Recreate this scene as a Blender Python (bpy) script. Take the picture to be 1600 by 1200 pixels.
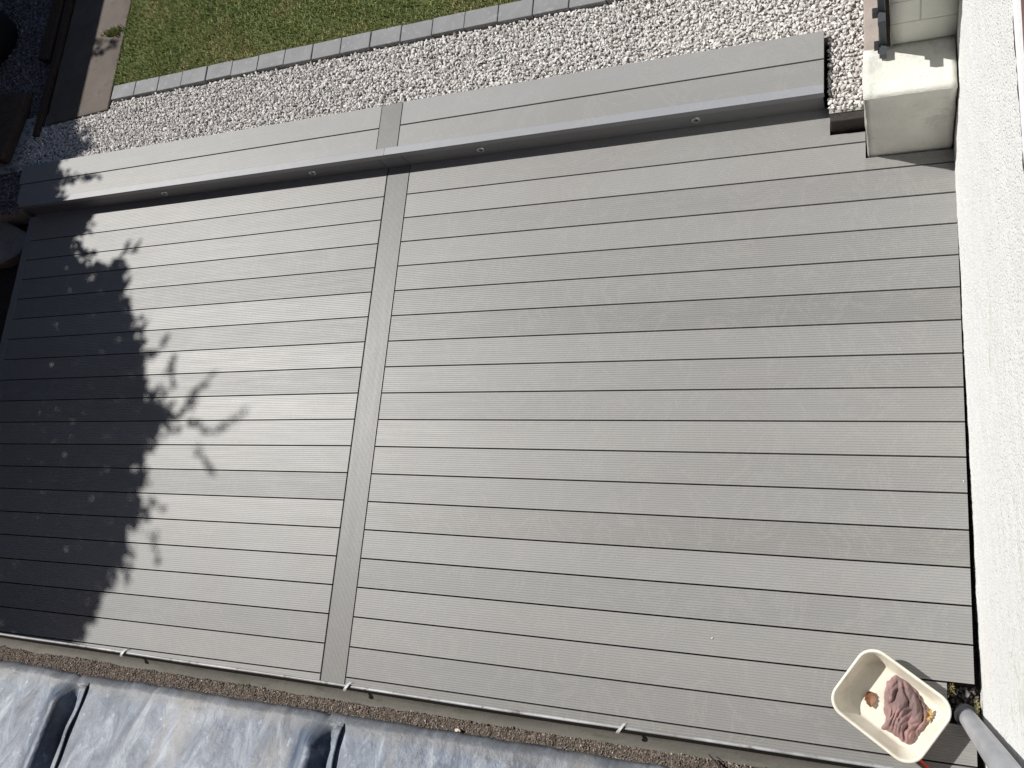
import bpy, bmesh, math, random
import numpy as np
from mathutils import Vector, Matrix, noise as mnoise
S = bpy.context.scene
for o in list(bpy.data.objects): bpy.data.objects.remove(o)
rnd = random.Random(7); rng = np.random.default_rng(7)
# ------------------------------------------------------------ camera
cd = bpy.data.cameras.new("camera"); cam = bpy.data.objects.new("camera", cd); S.collection.objects.link(cam)
cd.sensor_width = 36; cd.lens = 36*1387.93/1600; cd.clip_start = .02; cd.clip_end = 300
cam.matrix_world = Matrix(((0.91506414, 0.0180903, 0.40290242, 2.78964),
                           (0.08714779, 0.96652336, -0.24132522, -2.42389),
                           (-0.39378025, 0.25594011, 0.88285433, 4.05982), (0, 0, 0, 1)))
S.camera = cam
S.render.resolution_x = 1024; S.render.resolution_y = 768
# ------------------------------------------------------------ light
SX, SY = .82, -.29                       # shadow displacement per metre of height
EL = math.atan(1/math.hypot(SX, SY))
w = bpy.data.worlds.new("World"); S.world = w; w.use_nodes = True
nt = w.node_tree; nt.nodes.clear()
wo = nt.nodes.new("ShaderNodeOutputWorld"); bg = nt.nodes.new("ShaderNodeBackground"); sk = nt.nodes.new("ShaderNodeTexSky")
sk.sky_type = 'NISHITA'; sk.sun_disc = False; sk.sun_elevation = EL; sk.sun_rotation = math.atan2(-SX, -SY)
sk.air_density = 1.0; sk.dust_density = .6; sk.ozone_density = 1.2
bg.inputs[1].default_value = .05
nt.links.new(sk.outputs[0], bg.inputs[0]); nt.links.new(bg.outputs[0], wo.inputs[0])
sd = bpy.data.lights.new("sun", 'SUN'); sd.energy = 5.0; sd.angle = math.radians(.55); sd.color = (1, .975, .93)
so = bpy.data.objects.new("sun", sd); S.collection.objects.link(so)
so.rotation_euler = Vector((SX, SY, -1)).to_track_quat('-Z', 'Y').to_euler(); so.location = (-6, 3, 8)
S.view_settings.view_transform = 'Standard'; S.view_settings.look = 'None'
S.view_settings.exposure = .13; S.view_settings.gamma = 1

# ------------------------------------------------------------ helpers
def tag(o, label=None, cat=None, group=None, kind=None):
    for k, v in (('label', label), ('category', cat), ('group', group), ('kind', kind)):
        if v: o[k] = v
    return o
def empty(name, loc=(0, 0, 0)):
    o = bpy.data.objects.new(name, None); o.location = loc; S.collection.objects.link(o); return o
class MB:
    """vertex/face collector"""
    def __init__(s): s.v = []; s.f = []; s.n = 0
    def add(s, v, f):
        v = np.asarray(v, float).reshape(-1, 3); s.v.append(v); s.f.append((np.asarray(f), s.n)) ; s.n += len(v); return s
    def box(s, x0, x1, y0, y1, z0, z1, M=None):
        v = np.array([(x, y, z) for x in (x0, x1) for y in (y0, y1) for z in (z0, z1)], float)
        if M is not None: v = v@np.array(M.to_3x3()).T+np.array(M.translation)
        return s.add(v, [(0, 1, 3, 2), (4, 6, 7, 5), (0, 4, 5, 1), (2, 3, 7, 6), (0, 2, 6, 4), (1, 5, 7, 3)])
    def prism(s, poly, z0, z1):
        n = len(poly); v = [(x, y, z0) for x, y in poly]+[(x, y, z1) for x, y in poly]
        s.v.append(np.array(v, float)); F = [tuple(range(n))[::-1], tuple(range(n, 2*n))]+[(i, (i+1) % n, n+(i+1) % n, n+i) for i in range(n)]
        for f in F: s.f.append((np.array([f]), s.n))
        s.n += 2*n; return s
    def grid(s, P):
        """P: array (a,b,3)"""
        a, b = P.shape[:2]; i = np.arange(a*b).reshape(a, b)
        f = np.stack([i[:-1, :-1], i[1:, :-1], i[1:, 1:], i[:-1, 1:]], -1).reshape(-1, 4)
        return s.add(P.reshape(-1, 3), f)
    def tube(s, path, r, n=12, cap=True):
        path = [Vector(p) for p in path]; rr = r if hasattr(r, '__len__') else [r]*len(path); V = []
        up = Vector((.3, .2, 1)).normalized()
        for k, p in enumerate(path):
            d = (path[min(k+1, len(path)-1)]-path[max(k-1, 0)]).normalized()
            a = d.cross(up);  a = a.normalized() if a.length > 1e-3 else d.cross(Vector((1, 0, 0))).normalized(); b = d.cross(a)
            V += [p+rr[k]*(math.cos(t)*a+math.sin(t)*b) for t in [2*math.pi*i/n for i in range(n)]]
        m = len(path); F = [(k*n+i, k*n+(i+1) % n, (k+1)*n+(i+1) % n, (k+1)*n+i) for k in range(m-1) for i in range(n)]
        base = s.n; s.add([tuple(v) for v in V], F)
        if cap:
            s.f.append((np.array([tuple(range(n))]), base)); s.f.append((np.array([tuple(range((m-1)*n, m*n))[::-1]]), base))
        return s
    def build(s, name, m, parent=None, smooth=False, link=True):
        me = bpy.data.meshes.new(name); V = np.concatenate(s.v)
        loops = []; starts = []; tot = []; c = 0
        for f, off in s.f:
            f = np.atleast_2d(f)+off; k = f.shape[1]; loops.append(f.ravel())
            starts.append(c+np.arange(len(f))*k); tot.append(np.full(len(f), k)); c += f.size
        L = np.concatenate(loops).astype(np.int32); A = np.concatenate(starts).astype(np.int32); T = np.concatenate(tot).astype(np.int32)
        me.vertices.add(len(V)); me.vertices.foreach_set('co', V.astype(np.float32).ravel())
        me.loops.add(len(L)); me.loops.foreach_set('vertex_index', L)
        me.polygons.add(len(A)); me.polygons.foreach_set('loop_start', A); me.polygons.foreach_set('loop_total', T)
        me.polygons.foreach_set('use_smooth', np.full(len(A), smooth)); me.update(calc_edges=True); me.validate()
        me.materials.append(m); o = bpy.data.objects.new(name, me); S.collection.objects.link(o)
        if parent: o.parent = parent; o.matrix_parent_inverse = Matrix.Identity(4); o.location = -Vector(parent.location) if not parent.get('_l') else (0, 0, 0)
        return o
def bevel(o, w=.004, seg=2):
    b = o.modifiers.new('bevel', 'BEVEL'); b.width = w; b.segments = seg; b.limit_method = 'ANGLE'; return o

class N:
    def __init__(s, name):
        s.m = bpy.data.materials.new(name); s.m.use_nodes = True; s.t = s.m.node_tree; s.p = s.t.nodes['Principled BSDF']; s.co = None
    def new(s, t, **k):
        n = s.t.nodes.new(t)
        for a, b in k.items():
            if a in n.inputs: n.inputs[a].default_value = b
            else: setattr(n, a, b)
        return n
    def l(s, a, b): s.t.links.new(a, b)
    def coord(s, scale=(1, 1, 1), src='pos'):
        g = s.new('ShaderNodeNewGeometry').outputs['Position'] if src == 'pos' else s.new('ShaderNodeTexCoord').outputs['Object']
        m = s.new('ShaderNodeMapping'); m.inputs['Scale'].default_value = scale; s.l(g, m.inputs[0]); return m.outputs[0]
    def noise(s, sc, scale=(1, 1, 1), det=4, rough=.55, dist=0):
        n = s.new('ShaderNodeTexNoise', Scale=sc, Detail=det, Roughness=rough, Distortion=dist); s.l(s.coord(scale), n.inputs['Vector']); return n.outputs['Fac']
    def vor(s, sc, scale=(1, 1, 1), out='Distance', **k):
        n = s.new('ShaderNodeTexVoronoi', Scale=sc, **k); s.l(s.coord(scale), n.inputs['Vector']); return n.outputs[out]
    def ramp(s, fac, stops, interp='LINEAR'):
        r = s.new('ShaderNodeValToRGB'); e = r.color_ramp.elements; r.color_ramp.interpolation = interp
        while len(e) < len(stops): e.new(.5)
        for k, (p, c) in enumerate(stops):
            e[k].position = p; e[k].color = (*(c if hasattr(c, '__len__') else (c, c, c)), 1)
        s.l(fac, r.inputs[0]); return r.outputs[0]
    def mix(s, fac, a, b, mode='MIX'):
        m = s.new('ShaderNodeMix', data_type='RGBA', blend_type=mode)
        for v, i in ((fac, 0), (a, 6), (b, 7)):
            if isinstance(v, bpy.types.NodeSocket): s.l(v, m.inputs[i])
            else: m.inputs[i].default_value = v if i == 0 else (*v, 1)
        return m.outputs[2]
    def math(s, op, a, b=0., clamp=False):
        m = s.new('ShaderNodeMath', operation=op, use_clamp=clamp)
        for v, i in ((a, 0), (b, 1)):
            if isinstance(v, bpy.types.NodeSocket): s.l(v, m.inputs[i])
            else: m.inputs[i].default_value = v
        return m.outputs[0]
    def island(s): return s.new('ShaderNodeNewGeometry').outputs['Random Per Island']
    def color(s, c):
        if isinstance(c, bpy.types.NodeSocket): s.l(c, s.p.inputs['Base Color'])
        else: s.p.inputs['Base Color'].default_value = (*c, 1)
        return s
    def rough(s, r):
        if isinstance(r, bpy.types.NodeSocket): s.l(r, s.p.inputs['Roughness'])
        else: s.p.inputs['Roughness'].default_value = r
        return s
    def bump(s, h, dist=.003, st=1.):
        b = s.new('ShaderNodeBump', Distance=dist, Strength=st); s.l(h, b.inputs['Height']); s.l(b.outputs[0], s.p.inputs['Normal']); return s

def m_composite(name, base=(.243, .239, .230), along='x', dark=1.):
    n = N(name); sc = (1, 14, 1) if along == 'x' else (14, 1, 1)
    isl = n.island(); col = n.ramp(isl, [(0, tuple(c*.74*dark for c in base)), (.5, tuple(c*.98*dark for c in base)), (1, tuple(c*1.2*dark for c in base))])
    wn = n.new('ShaderNodeTexWhiteNoise', noise_dimensions='1D'); n.l(isl, wn.inputs['W'])
    col = n.mix(n.math('MULTIPLY', wn.outputs['Value'], .5), col, tuple(c*k*dark for c, k in zip(base, (.97, 1.0, 1.07))))
    streak = n.noise(2.2, sc, 5, .6); col = n.mix(n.ramp(streak, [(.35, 0), (.7, .34)]), col, tuple(c*k*dark for c, k in zip(base, (1.14, 1.12, 1.1))))
    band = n.noise(1.1, tuple(.25 if q == 1 else 1.6 for q in sc), 3, .5); col = n.mix(n.ramp(band, [(.38, .22), (.5, 0), (.62, .0), (.8, .3)]), col, tuple(c*.80*dark for c in base)); blot = n.noise(1.3, (1, 1, 1), 5, .6); col = n.mix(n.ramp(blot, [(.4, 0), (.75, .3)]), col, tuple(c*k*dark for c, k in zip(base, (.93, .88, .86))))
    wm = n.noise(3.7, (1, 1, 1), 6, .6, 1.4); col = n.mix(n.ramp(wm, [(.49, 0), (.52, .22), (.55, 0), (.66, 0), (.70, .16)]), col, tuple(c*k*dark for c, k in zip(base, (1.35, 1.33, 1.3))))
    fine = n.noise(90, sc, 3); col = n.mix(n.ramp(fine, [(.3, .0), (.8, .22)]), col, tuple(c*.78*dark for c in base))
    sp = n.vor(9); col = n.mix(n.ramp(sp, [(.0, .5), (.035, 0)]), col, (.62, .61, .58))
    sp2 = n.vor(5, (1.1, 1.3, 1)); col = n.mix(n.ramp(sp2, [(.0, .8), (.022, 0)]), col, (.07, .06, .05))
    n.color(col); r = n.math('MULTIPLY', n.noise(3, sc), .10); r = n.math('ADD', r, n.math('MULTIPLY', wn.outputs['Value'], .06)); n.rough(n.math('ADD', r, .385))
    n.p.inputs['Specular IOR Level'].default_value = .36
    n.bump(n.noise(160, sc, 3), .0003, .4); return n.m
def m_simple(name, c1, c2, sc=6, rough=.7, bump=.002, bs=60, c3=None, scale=(1, 1, 1), det=6):
    n = N(name); col = n.mix(n.ramp(n.noise(sc, scale, det, .62), [(.3, 0), (.7, 1)]), c1, c2)
    if c3: col = n.mix(n.ramp(n.noise(sc*4.3, scale, 5, .6), [(.55, 0), (.72, .8)]), col, c3)
    n.color(col).rough(rough); n.bump(n.noise(bs, scale, 5), bump, 1.); return n.m
def m_island(name, stops, rough=.75, bump=.001, bs=250, dirt=None):
    n = N(name); wn = n.new('ShaderNodeTexWhiteNoise', noise_dimensions='1D'); n.l(n.island(), wn.inputs['W'])
    col = n.ramp(wn.outputs['Value'], stops)
    if dirt: col = n.mix(n.ramp(n.noise(3.2, det=5), [(.42, 0), (.66, .75)]), col, dirt, 'MULTIPLY')
    col = n.mix(n.ramp(n.noise(bs, det=3), [(.4, 0), (.8, .35)]), col, (.22, .2, .18)); n.color(col).rough(rough); n.bump(n.noise(bs, det=3), bump); return n.m

M = {}
M['deck'] = m_composite('composite_deck'); M['divider'] = m_composite('composite_divider', (.180, .177, .171), 'y', 1.)
M['nosing'] = m_composite('nosing_trim', (.25, .255, .268), 'x'); M['riser'] = m_composite('riser_board', (.175, .18, .185), 'x')
M['frame'] = m_simple('joist_timber', (.02, .017, .014), (.035, .03, .024), 8, .9)
M['soil'] = m_simple('soil', (.03, .024, .019), (.055, .044, .035), 12, 1, .01, 90)
M['pebble'] = m_island('limestone_chips', [(0, (.55, .52, .50)), (.25, (.68, .655, .625)), (.5, (.72, .67, .655)), (.75, (.62, .62, .59)), (.95, (.84, .82, .79)), (1, (.36, .34, .33))], .8, .001, 220)
M['chip'] = m_island('darkened_chips', [(0, (.10, .085, .09)), (.5, (.17, .15, .17)), (.85, (.22, .19, .2)), (1, (.34, .31, .3))], .8)  # gravel stones with shade and soil put into their tone
M['bed'] = m_simple('gravel_dust', (.30, .28, .26), (.42, .40, .37), 40, 1, .006, 120)
# ------------------------------------------------------------ ground, lawn, path
MB().grid(np.array([[(x, y, -.14) for y in (-60, -10, 10, 60)] for x in (-60, -10, 10, 60)], float)).build('ground', M['soil'])['kind'] = 'structure'
n = N('lawn_turf'); c = n.ramp(n.noise(4, det=7, rough=.65), [(.3, (.035, .055, .012)), (.5, (.06, .085, .02)), (.62, (.09, .10, .03)), (.75, (.13, .11, .05))])
n.color(c).rough(1.); n.bump(n.noise(80, det=5), .012)
b = MB(); b.prism([(-2.35, .925), (14, .925), (14, 12), (-2.39, 12)], -.12, .105); b.build('lawn', n.m)['kind'] = 'structure'

def blades(name, npt, xf, hmin, hmax, mat, wid=.0022):
    P = xf(npt); k = len(P); a = rng.uniform(0, 2*np.pi, k); t = rng.uniform(.15, .95, k); L = rng.uniform(hmin, hmax, k)
    d = np.stack([np.cos(a)*np.sin(t), np.sin(a)*np.sin(t), np.cos(t)], 1)*L[:, None]
    s = np.stack([-np.sin(a), np.cos(a), np.zeros(k)], 1)*wid*rng.uniform(.6, 1.3, k)[:, None]
    mid = P+d*.55+np.array([0, 0, 1])*L[:, None]*.10
    V = np.stack([P-s, P+s, mid+s*.8, mid-s*.8, P+d], 1).reshape(-1, 3)
    i = np.arange(k)[:, None]*5
    mb = MB(); mb.v.append(V); mb.n = len(V); mb.f.append((i+np.array([[0, 1, 2, 3]]), 0)); mb.f.append((i+np.array([[3, 2, 4]]), 0))
    o = mb.build(name, mat); o['kind'] = 'stuff'; return o
n = N('grass_blades'); wn = n.new('ShaderNodeTexWhiteNoise', noise_dimensions='1D'); n.l(n.island(), wn.inputs['W'])
green = n.ramp(wn.outputs['Value'], [(0, (.14, .185, .045)), (.5, (.24, .29, .075)), (.85, (.36, .37, .13)), (1, (.52, .46, .24))])
dry = n.ramp(wn.outputs['Value'], [(0, (.30, .25, .09)), (.5, (.42, .35, .15)), (1, (.55, .43, .25))])
sep = n.new('ShaderNodeSeparateXYZ'); n.l(n.new('ShaderNodeNewGeometry').outputs['Position'], sep.inputs[0])
edge = n.math('MULTIPLY', n.math('SUBTRACT', 1.09, sep.outputs['Y']), 4.5, True)
pat = n.ramp(n.noise(3.1, det=6, rough=.65), [(.52, 0), (.70, 1)])
n.color(n.mix(n.math('MULTIPLY', n.math('ADD', n.math('MULTIPLY', edge, n.noise(9)), pat), .85, True), green, dry)).rough(.55)
M['grass'] = n.m
def lawn_pts(k):
    x = rng.uniform(-2.36, 3.4, k); y = rng.uniform(.925, 2.3, k)
    nn = np.array([mnoise.noise((a*2.3, b*2.3, .5)) for a, b in zip(x[::1], y[::1])]); keep = (nn > -2) & ((y < 1.0+(2.4-x)*.28+.25) | (rng.random(k) < .25))
    return np.stack([x, y, np.full(k, .104)], 1)[keep]
tag(blades('grass', 95000, lawn_pts, .014, .036, M['grass']), 'short green lawn grass with dry yellow patches', 'grass')
def weed_pts(k):
    p = np.array((-2.475, 1.395))+rng.normal(0, (.042, .016), (k, 2)); return np.stack([p[:, 0], p[:, 1], np.full(k, .108)], 1)
n = N('weed_leaves'); n.color(n.ramp(n.island(), [(0, (.10, .15, .03)), (1, (.26, .26, .07))])).rough(.6)
o = blades('weed', 420, weed_pts, .015, .035, n.m, .003); del o['kind']; tag(o, 'small yellow green weed growing on the concrete path beside the lawn', 'weed')

M['path'] = m_simple('weathered_concrete', (.085, .069, .057), (.135, .112, .094), 3.2, .9, .003, 130, (.08, .066, .052))
o = MB().prism([(-2.985, .715), (-2.365, .745), (-2.37, 7), (-2.96, 7)], -.1, .107).build('path', M['path']); o['kind'] = 'structure'; bevel(o, .008)
# ------------------------------------------------------------ grey edging blocks along the lawn
M['paver'] = m_simple('grey_block', (.185, .185, .19), (.235, .235, .24), 7, .8, .0015, 180, (.30, .30, .30))
nx = -2.335; k = 0
for k in range(30):
    wdt = .2165; jy = rnd.uniform(-.004, .004); jz = rnd.uniform(-.004, .004)
    ang = rnd.uniform(-.012, .012)
    o = MB().box(-wdt/2+.0025, wdt/2-.0025, -.056, .056, -.09, 0).build('edging_paver', M['paver']); bevel(o, .004)
    o.location = (nx+wdt/2, .866+jy, .125+jz); o.rotation_euler = (rnd.uniform(-.02, .02), rnd.uniform(-.012, .012), ang)
    if k == 0: tag(o, 'end grey block of the lawn edging, beside the concrete path', 'edging block', 'grey blocks edging the lawn')
    else: tag(o, 'grey rectangular edging block in the row between lawn and white gravel', 'edging block', 'grey blocks edging the lawn')
    nx += wdt
    if nx > 3.2: break

# ------------------------------------------------------------ gravel
def ico(sub):
    bm = bmesh.new(); bmesh.ops.create_icosphere(bm, subdivisions=sub, radius=1); v = np.array([x.co[:] for x in bm.verts]); f = np.array([[q.index for q in p.verts] for p in bm.faces]); bm.free(); return v, f
def stones(name, P, r0, r1, mat, sub=1, flat=(.55, .9), parent=None, lump=.28, smooth=False):
    v, f = ico(sub); var = []
    for q in range(14):
        off = rng.normal(0, 3, 3); d = np.array([mnoise.noise(Vector(x*1.3+off)) for x in v]); vv = v*(1+lump*2*d[:, None])
        for _ in range(4):                      # chip flat facets
            nn = rng.normal(0, 1, 3); nn /= np.linalg.norm(nn); h = vv@nn; cut = rng.uniform(.5, .8); vv = vv-np.maximum(h-cut, 0)[:, None]*nn
        var.append(vv)
    var = np.array(var); k = len(P); base = var[rng.integers(0, 14, k)]
    sc = rng.uniform(r0, r1, k)[:, None]*np.stack([rng.uniform(.85, 1.45, k), rng.uniform(.75, 1.05, k), rng.uniform(*flat, k)], 1)
    V = base*sc[:, None, :]
    q = rng.normal(0, 1, (k, 4)); q[:, :2] *= .55; q /= np.linalg.norm(q, axis=1)[:, None]; x, y, z, ww = q[:, 0], q[:, 1], q[:, 2], q[:, 3]
    Rm = np.stack([1-2*(y*y+z*z), 2*(x*y-z*ww), 2*(x*z+y*ww), 2*(x*y+z*ww), 1-2*(x*x+z*z), 2*(y*z-x*ww), 2*(x*z-y*ww), 2*(y*z+x*ww), 1-2*(x*x+y*y)], 1).reshape(-1, 3, 3)
    V = np.einsum('kij,knj->kni', Rm, V)+P[:, None, :]
    F = f[None]+(np.arange(k)*len(v))[:, None, None]
    mb = MB(); mb.v.append(V.reshape(-1, 3)); mb.n = k*len(v); mb.f.append((F.reshape(-1, 3), 0)); return mb.build(name, mat, parent, smooth)
def inpoly(x, y, poly):
    c = np.zeros(len(x), bool); n_ = len(poly)
    for i in range(n_):
        (x0, y0), (x1, y1) = poly[i], poly[(i+1) % n_]
        if y0 == y1: continue
        c ^= ((y0 > y) != (y1 > y)) & (x < (x1-x0)*(y-y0)/(y1-y0)+x0)
    return c
def scatter(polys, pitch, z, jit=.5, extra=.5, dz=.008, notin=()):
    allx = [p[0] for q in polys for p in q]; ally = [p[1] for q in polys for p in q]
    gx, gy = np.meshgrid(np.arange(min(allx), max(allx), pitch), np.arange(min(ally), max(ally), pitch)); x = gx.ravel(); y = gy.ravel()
    x = x+rng.uniform(-jit, jit, len(x))*pitch; y = y+rng.uniform(-jit, jit, len(x))*pitch; zz = np.full(len(x), z)+rng.uniform(-.3, .3, len(x))*dz
    k = int(len(x)*extra); i = rng.integers(0, len(x), k); x = np.r_[x, x[i]+rng.uniform(-pitch, pitch, k)]; y = np.r_[y, y[i]+rng.uniform(-pitch, pitch, k)]; zz = np.r_[zz, z+dz+rng.uniform(-.3, .5, k)*dz]
    m = np.zeros(len(x), bool)
    for q in polys: m |= inpoly(x, y, q)
    for q in notin: m &= ~inpoly(x, y, q)
    und = np.array([mnoise.noise((a*3, b*3, 0))*.008 for a, b in zip(x[m], y[m])])
    return np.stack([x[m], y[m], zz[m]+und], 1)
GZ = .098
g1 = [(-3.06, .385), (2.655, .385), (2.655, .80), (-2.34, .80), (-2.34, .73), (-2.99, .70), (-3.05, .66)]
g2 = [(2.492, -.035), (2.652, -.035), (2.652, .39), (2.485, .39)]
P = scatter([g1, g2], .0165, GZ, .5, .55, .006)
P2 = scatter([[(-3.20, .36), (-3.06, .36), (-2.995, .70), (-3.12, .70)]], .0165, GZ, .5, .5); P = np.r_[P, P2]
o = stones('gravel', P, .0070, .0130, M['pebble'], 1, (.42, .7)); o['kind'] = 'stuff'; tag(o, 'white and pinkish crushed stone gravel between lawn and deck', 'gravel')
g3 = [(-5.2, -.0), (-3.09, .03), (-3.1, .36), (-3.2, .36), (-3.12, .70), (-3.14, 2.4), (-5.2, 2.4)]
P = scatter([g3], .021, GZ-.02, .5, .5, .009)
o = stones('shaded_gravel', P, .008, .0145, M['chip'], 1); o['kind'] = 'stuff'; tag(o, 'purple grey gravel left of the path, shade and soil darkened into its colour', 'gravel')  # same kind of stones as the pale gravel, coloured darker for shade and soil
b = MB(); b.prism([(-5.3, .37), (2.655, .37), (2.655, .81), (-5.3, .81)], -.12, GZ-.008); b.prism([(2.493, -.045), (2.653, -.045), (2.653, .37), (2.493, .37)], -.12, GZ-.008)
b.prism([(-5.3, .02), (-3.12, .05), (-3.12, .37), (-5.3, .37)], -.12, GZ-.03); b.prism([(-5.3, .81), (-3.12, .81), (-3.12, 6), (-5.3, 6)], -.12, GZ-.03)
o = b.build('gravel_bed', M['bed']); o['kind'] = 'structure'

# ------------------------------------------------------------ deck
PITCH = .0108
def board_profile(y0, y1, z, w=.145, dep=.0014, PITCH=PITCH):
    """top profile from y0 (front, smaller) to y1 with shallow grooves, on the board's own groove raster"""
    pts = []; k = int(round((y1-y0)/PITCH)); k = max(k, 2); p = (y1-y0)/k
    for i in range(k):
        a = y0+i*p; e = .0 if i else .0015
        pts += [(a+.09*p, z-(.0020 if i == 0 else dep)), (a+.20*p, z), (a+.80*p, z), (a+.91*p, z-(.0020 if i == k-1 else dep))]
    return pts
def board(mb, y0, y1, xl, xr, z, th, shear, off=0., axis='x', sub=1):
    pr = board_profile(y0, y1, z) if axis == 'x' and z < .1 and y0 < -.7 else board_profile(y0, y1, z, dep=.0007 if z < .1 else .0004, PITCH=.0081 if axis == 'y' else PITCH); pr = [(y0+.0006, z-th)]+pr+[(y1-.0006, z-th)]; m = len(pr)
    xs = [xl, xr]; V = []
    for x in xs:
        for (y, zz) in pr: V.append((x, y+shear*x+off, zz) if axis == 'x' else (y+shear*x+off, x, zz))
    F = [(i, i+1, m+i+1, m+i) for i in range(m-1)]; s0 = mb.n; mb.add(V, F)
    mb.f.append((np.array([(m-1, 0, m, 2*m-1)]), s0)); mb.f.append((np.array([tuple(range(m))]), s0)); mb.f.append((np.array([tuple(range(m, 2*m))[::-1]]), s0))
deck = empty('deck', (0, -1.5, 0)); tag(deck, 'grooved grey composite deck with a crossing divider board', 'deck')
G = .0042; W = .155
def line(n_): return -.15*n_
NB = 20
mb = MB()
for k in range(NB):
    y1 = line(k)-G/2 if k else .058; y0 = line(k+1)+G/2
    board(mb, y0, y1, -3.0, -.0045, 0, .024, .00542, .0017)
mb.build('board_panel', M['deck'], deck)
mb = MB(); sR = -.0053
for k in range(NB):
    y1 = line(k)-G/2 if k else .058; y0 = line(k+1)+G/2
    xl = W+.001; xr = 3.0225
    if k == 0:
        board(mb, y0, y1, xl, 2.490, 0, .024, sR); board(mb, y0, -.094+.0002, 2.4901, 2.648, 0, .024, sR)
    elif k == 1:
        board(mb, y0, y1, xl, 2.648, 0, .024, sR); board(mb, y0, -.2345, 2.6481, 3.0205, 0, .024, sR)
    elif k == 17:
        board(mb, y0, y1, xl, 2.9255, 0, .024, sR)
    else: board(mb, y0, y1, xl, xr, 0, .024, sR)
mb.build('board_panel', M['deck'], deck)
mb = MB(); board(mb, .0045, W-.0045, -3.0, .058, .0008, .024, 0, axis='y'); mb.build('divider_board', M['divider'], deck)
b = MB(); b.box(-3.066, -3.0035, -3.0, .03, -.03, .0006); o = b.build('edge_trim', M['deck'], deck); bevel(o, .003)
b = MB()
for x in np.arange(-2.95, 3.0, .4): b.box(x-.022, x+.022, -2.98, -.01 if x < 2.5 else -.26, -.125, -.026)
b.box(-3.06, -3.03, -3.0, .03, -.139, -.031); b.box(-.03, .19, -2.98, -.01, -.124, -.027)
b.build('frame', M['frame'], deck)

# ------------------------------------------------------------ step
step = empty('deck_step', (0, .2, 0)); tag(step, 'raised grey deck step along the gravel with small round lights in its riser', 'step')
SZ = .15
mb = MB()
for (y0, y1) in ((.060, .2125), (.2175, .364)): board(mb, y0, y1, -3.03 if y0 < .2 else -3.055, .0015, SZ, .024, 0)
mb.build('board_panel', M['deck'], step)
mb = MB()
for (y0, y1) in ((.060, .2125), (.2175, .369)): board(mb, y0, y1, W-.006, 2.4725, SZ, .024, 0)
mb.build('board_panel', M['deck'], step)
mb = MB(); board(mb, .0055, W-.0105, .060, .362, SZ+.0008, .024, 0, axis='y'); mb.build('divider_board', M['divider'], step)
mb = MB()                       # nosing: L profile, two lengths meeting near the divider
for xa, xb in ((-3.0, .0625), (.0635, 2.4735)):
    mb.box(xa, xb, .0305, .0765, SZ+.0005, SZ+.0042); mb.box(xa, xb, .0305, .0345, SZ-.034, SZ+.0003)
o = mb.build('nosing', M['nosing'], step); bevel(o, .0012)
b = MB()
b.box(-2.99, -.0025, .0365, .058, .0012, SZ-.025); b.box(W+.0025, 2.466, .0365, .058, .0012, SZ-.025); b.box(.0025, W-.0025, .0362, .058, .0012, SZ-.025)
o = b.build('riser', M['riser'], step); bevel(o, .001)
b = MB(); b.box(-2.98, 2.43, .10, .34, -.1, SZ-.026); b.box(2.452, 2.464, .06, .36, -.05, SZ-.026); b.build('frame', M['frame'], step)
ml = N('light_bezel'); ml.color((.62, .62, .62)).rough(.35); ml.p.inputs['Metallic'].default_value = .85
mg = N('light_lens'); mg.color((.10, .11, .12)).rough(.15)
def disc(mb, c, r0, r1, y0, y1, n_=28):
    a = np.linspace(0, 2*np.pi, n_, endpoint=False); ring = lambda r, y: np.stack([c[0]+r*np.cos(a), np.full(n_, y), c[2]+r*np.sin(a)], 1)
    Ps = np.stack([ring(r1, y0), ring(r1*.93, y1), ring(r0, y1), ring(r0, y0)]); V = Ps.reshape(-1, 3)
    F = [(k*n_+i, k*n_+(i+1) % n_, (k+1)*n_+(i+1) % n_, (k+1)*n_+i) for k in range(3) for i in range(n_)]; mb.add(V, F)
for x in (-1.697, -.502, .643, 1.853):
    b = MB(); disc(b, (x, 0, .064), .0135, .0235, .0365, .0315); lt = b.build('step_light', ml.m, step, smooth=False)
    b = MB(); a = np.linspace(0, 2*np.pi, 25)[:-1]
    V = [(x, .0345, .062)]+[(x+.0128*math.cos(t), .0352, .062+.0128*math.sin(t)) for t in a]
    b.add(V, [(0, 1+i, 1+(i+1) % 24) for i in range(24)]); b.tube([(x, .0335, .062+.0125), (x, .0325, .062-.0125)], .0016, 6)
    o = b.build('lens', mg.m); o.parent = lt

# ------------------------------------------------------------ left shaded corner
M['oldwood'] = m_simple('old_sleeper', (.05, .035, .026), (.095, .07, .052), 3, .95, .006, 30, (.13, .1, .08), (2, 12, 12))
M['rust'] = m_simple('brown_edging', (.032, .02, .015), (.06, .036, .026), 4, .9, .004, 40, None, (14, 2, 2))
o = MB().prism([(-3.065, .62), (-3.02, .62), (-2.995, 1.25), (-2.995, 2.6), (-3.06, 2.6), (-3.05, 1.25)], -.1, .135).build('timber_edging', M['rust']); bevel(o, .006)
tag(o, 'dark red brown timber edging between the path and the dark chippings', 'timber edging')
o = MB().prism([(-3.19, 1.28), (-3.08, 1.26), (-3.075, 2.3), (-3.16, 2.3)], -.05, .15).build('timber_offcut', M['rust']); bevel(o, .005)
tag(o, 'short brown timber plank against the timber edging near the round planter', 'timber')
o = MB().prism([(-3.30, .44), (-3.44, .47), (-3.66, .98), (-3.38, 1.02), (-3.20, .99)], -.05, .165).build('railway_sleeper', M['oldwood']); bevel(o, .012)
tag(o, 'thick weathered timber sleeper lying on chippings at the left edge', 'sleeper')
M['stone'] = m_simple('stone_block', (.20, .19, .175), (.30, .28, .255), 6, .9, .005, 60, (.14, .13, .115))
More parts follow.
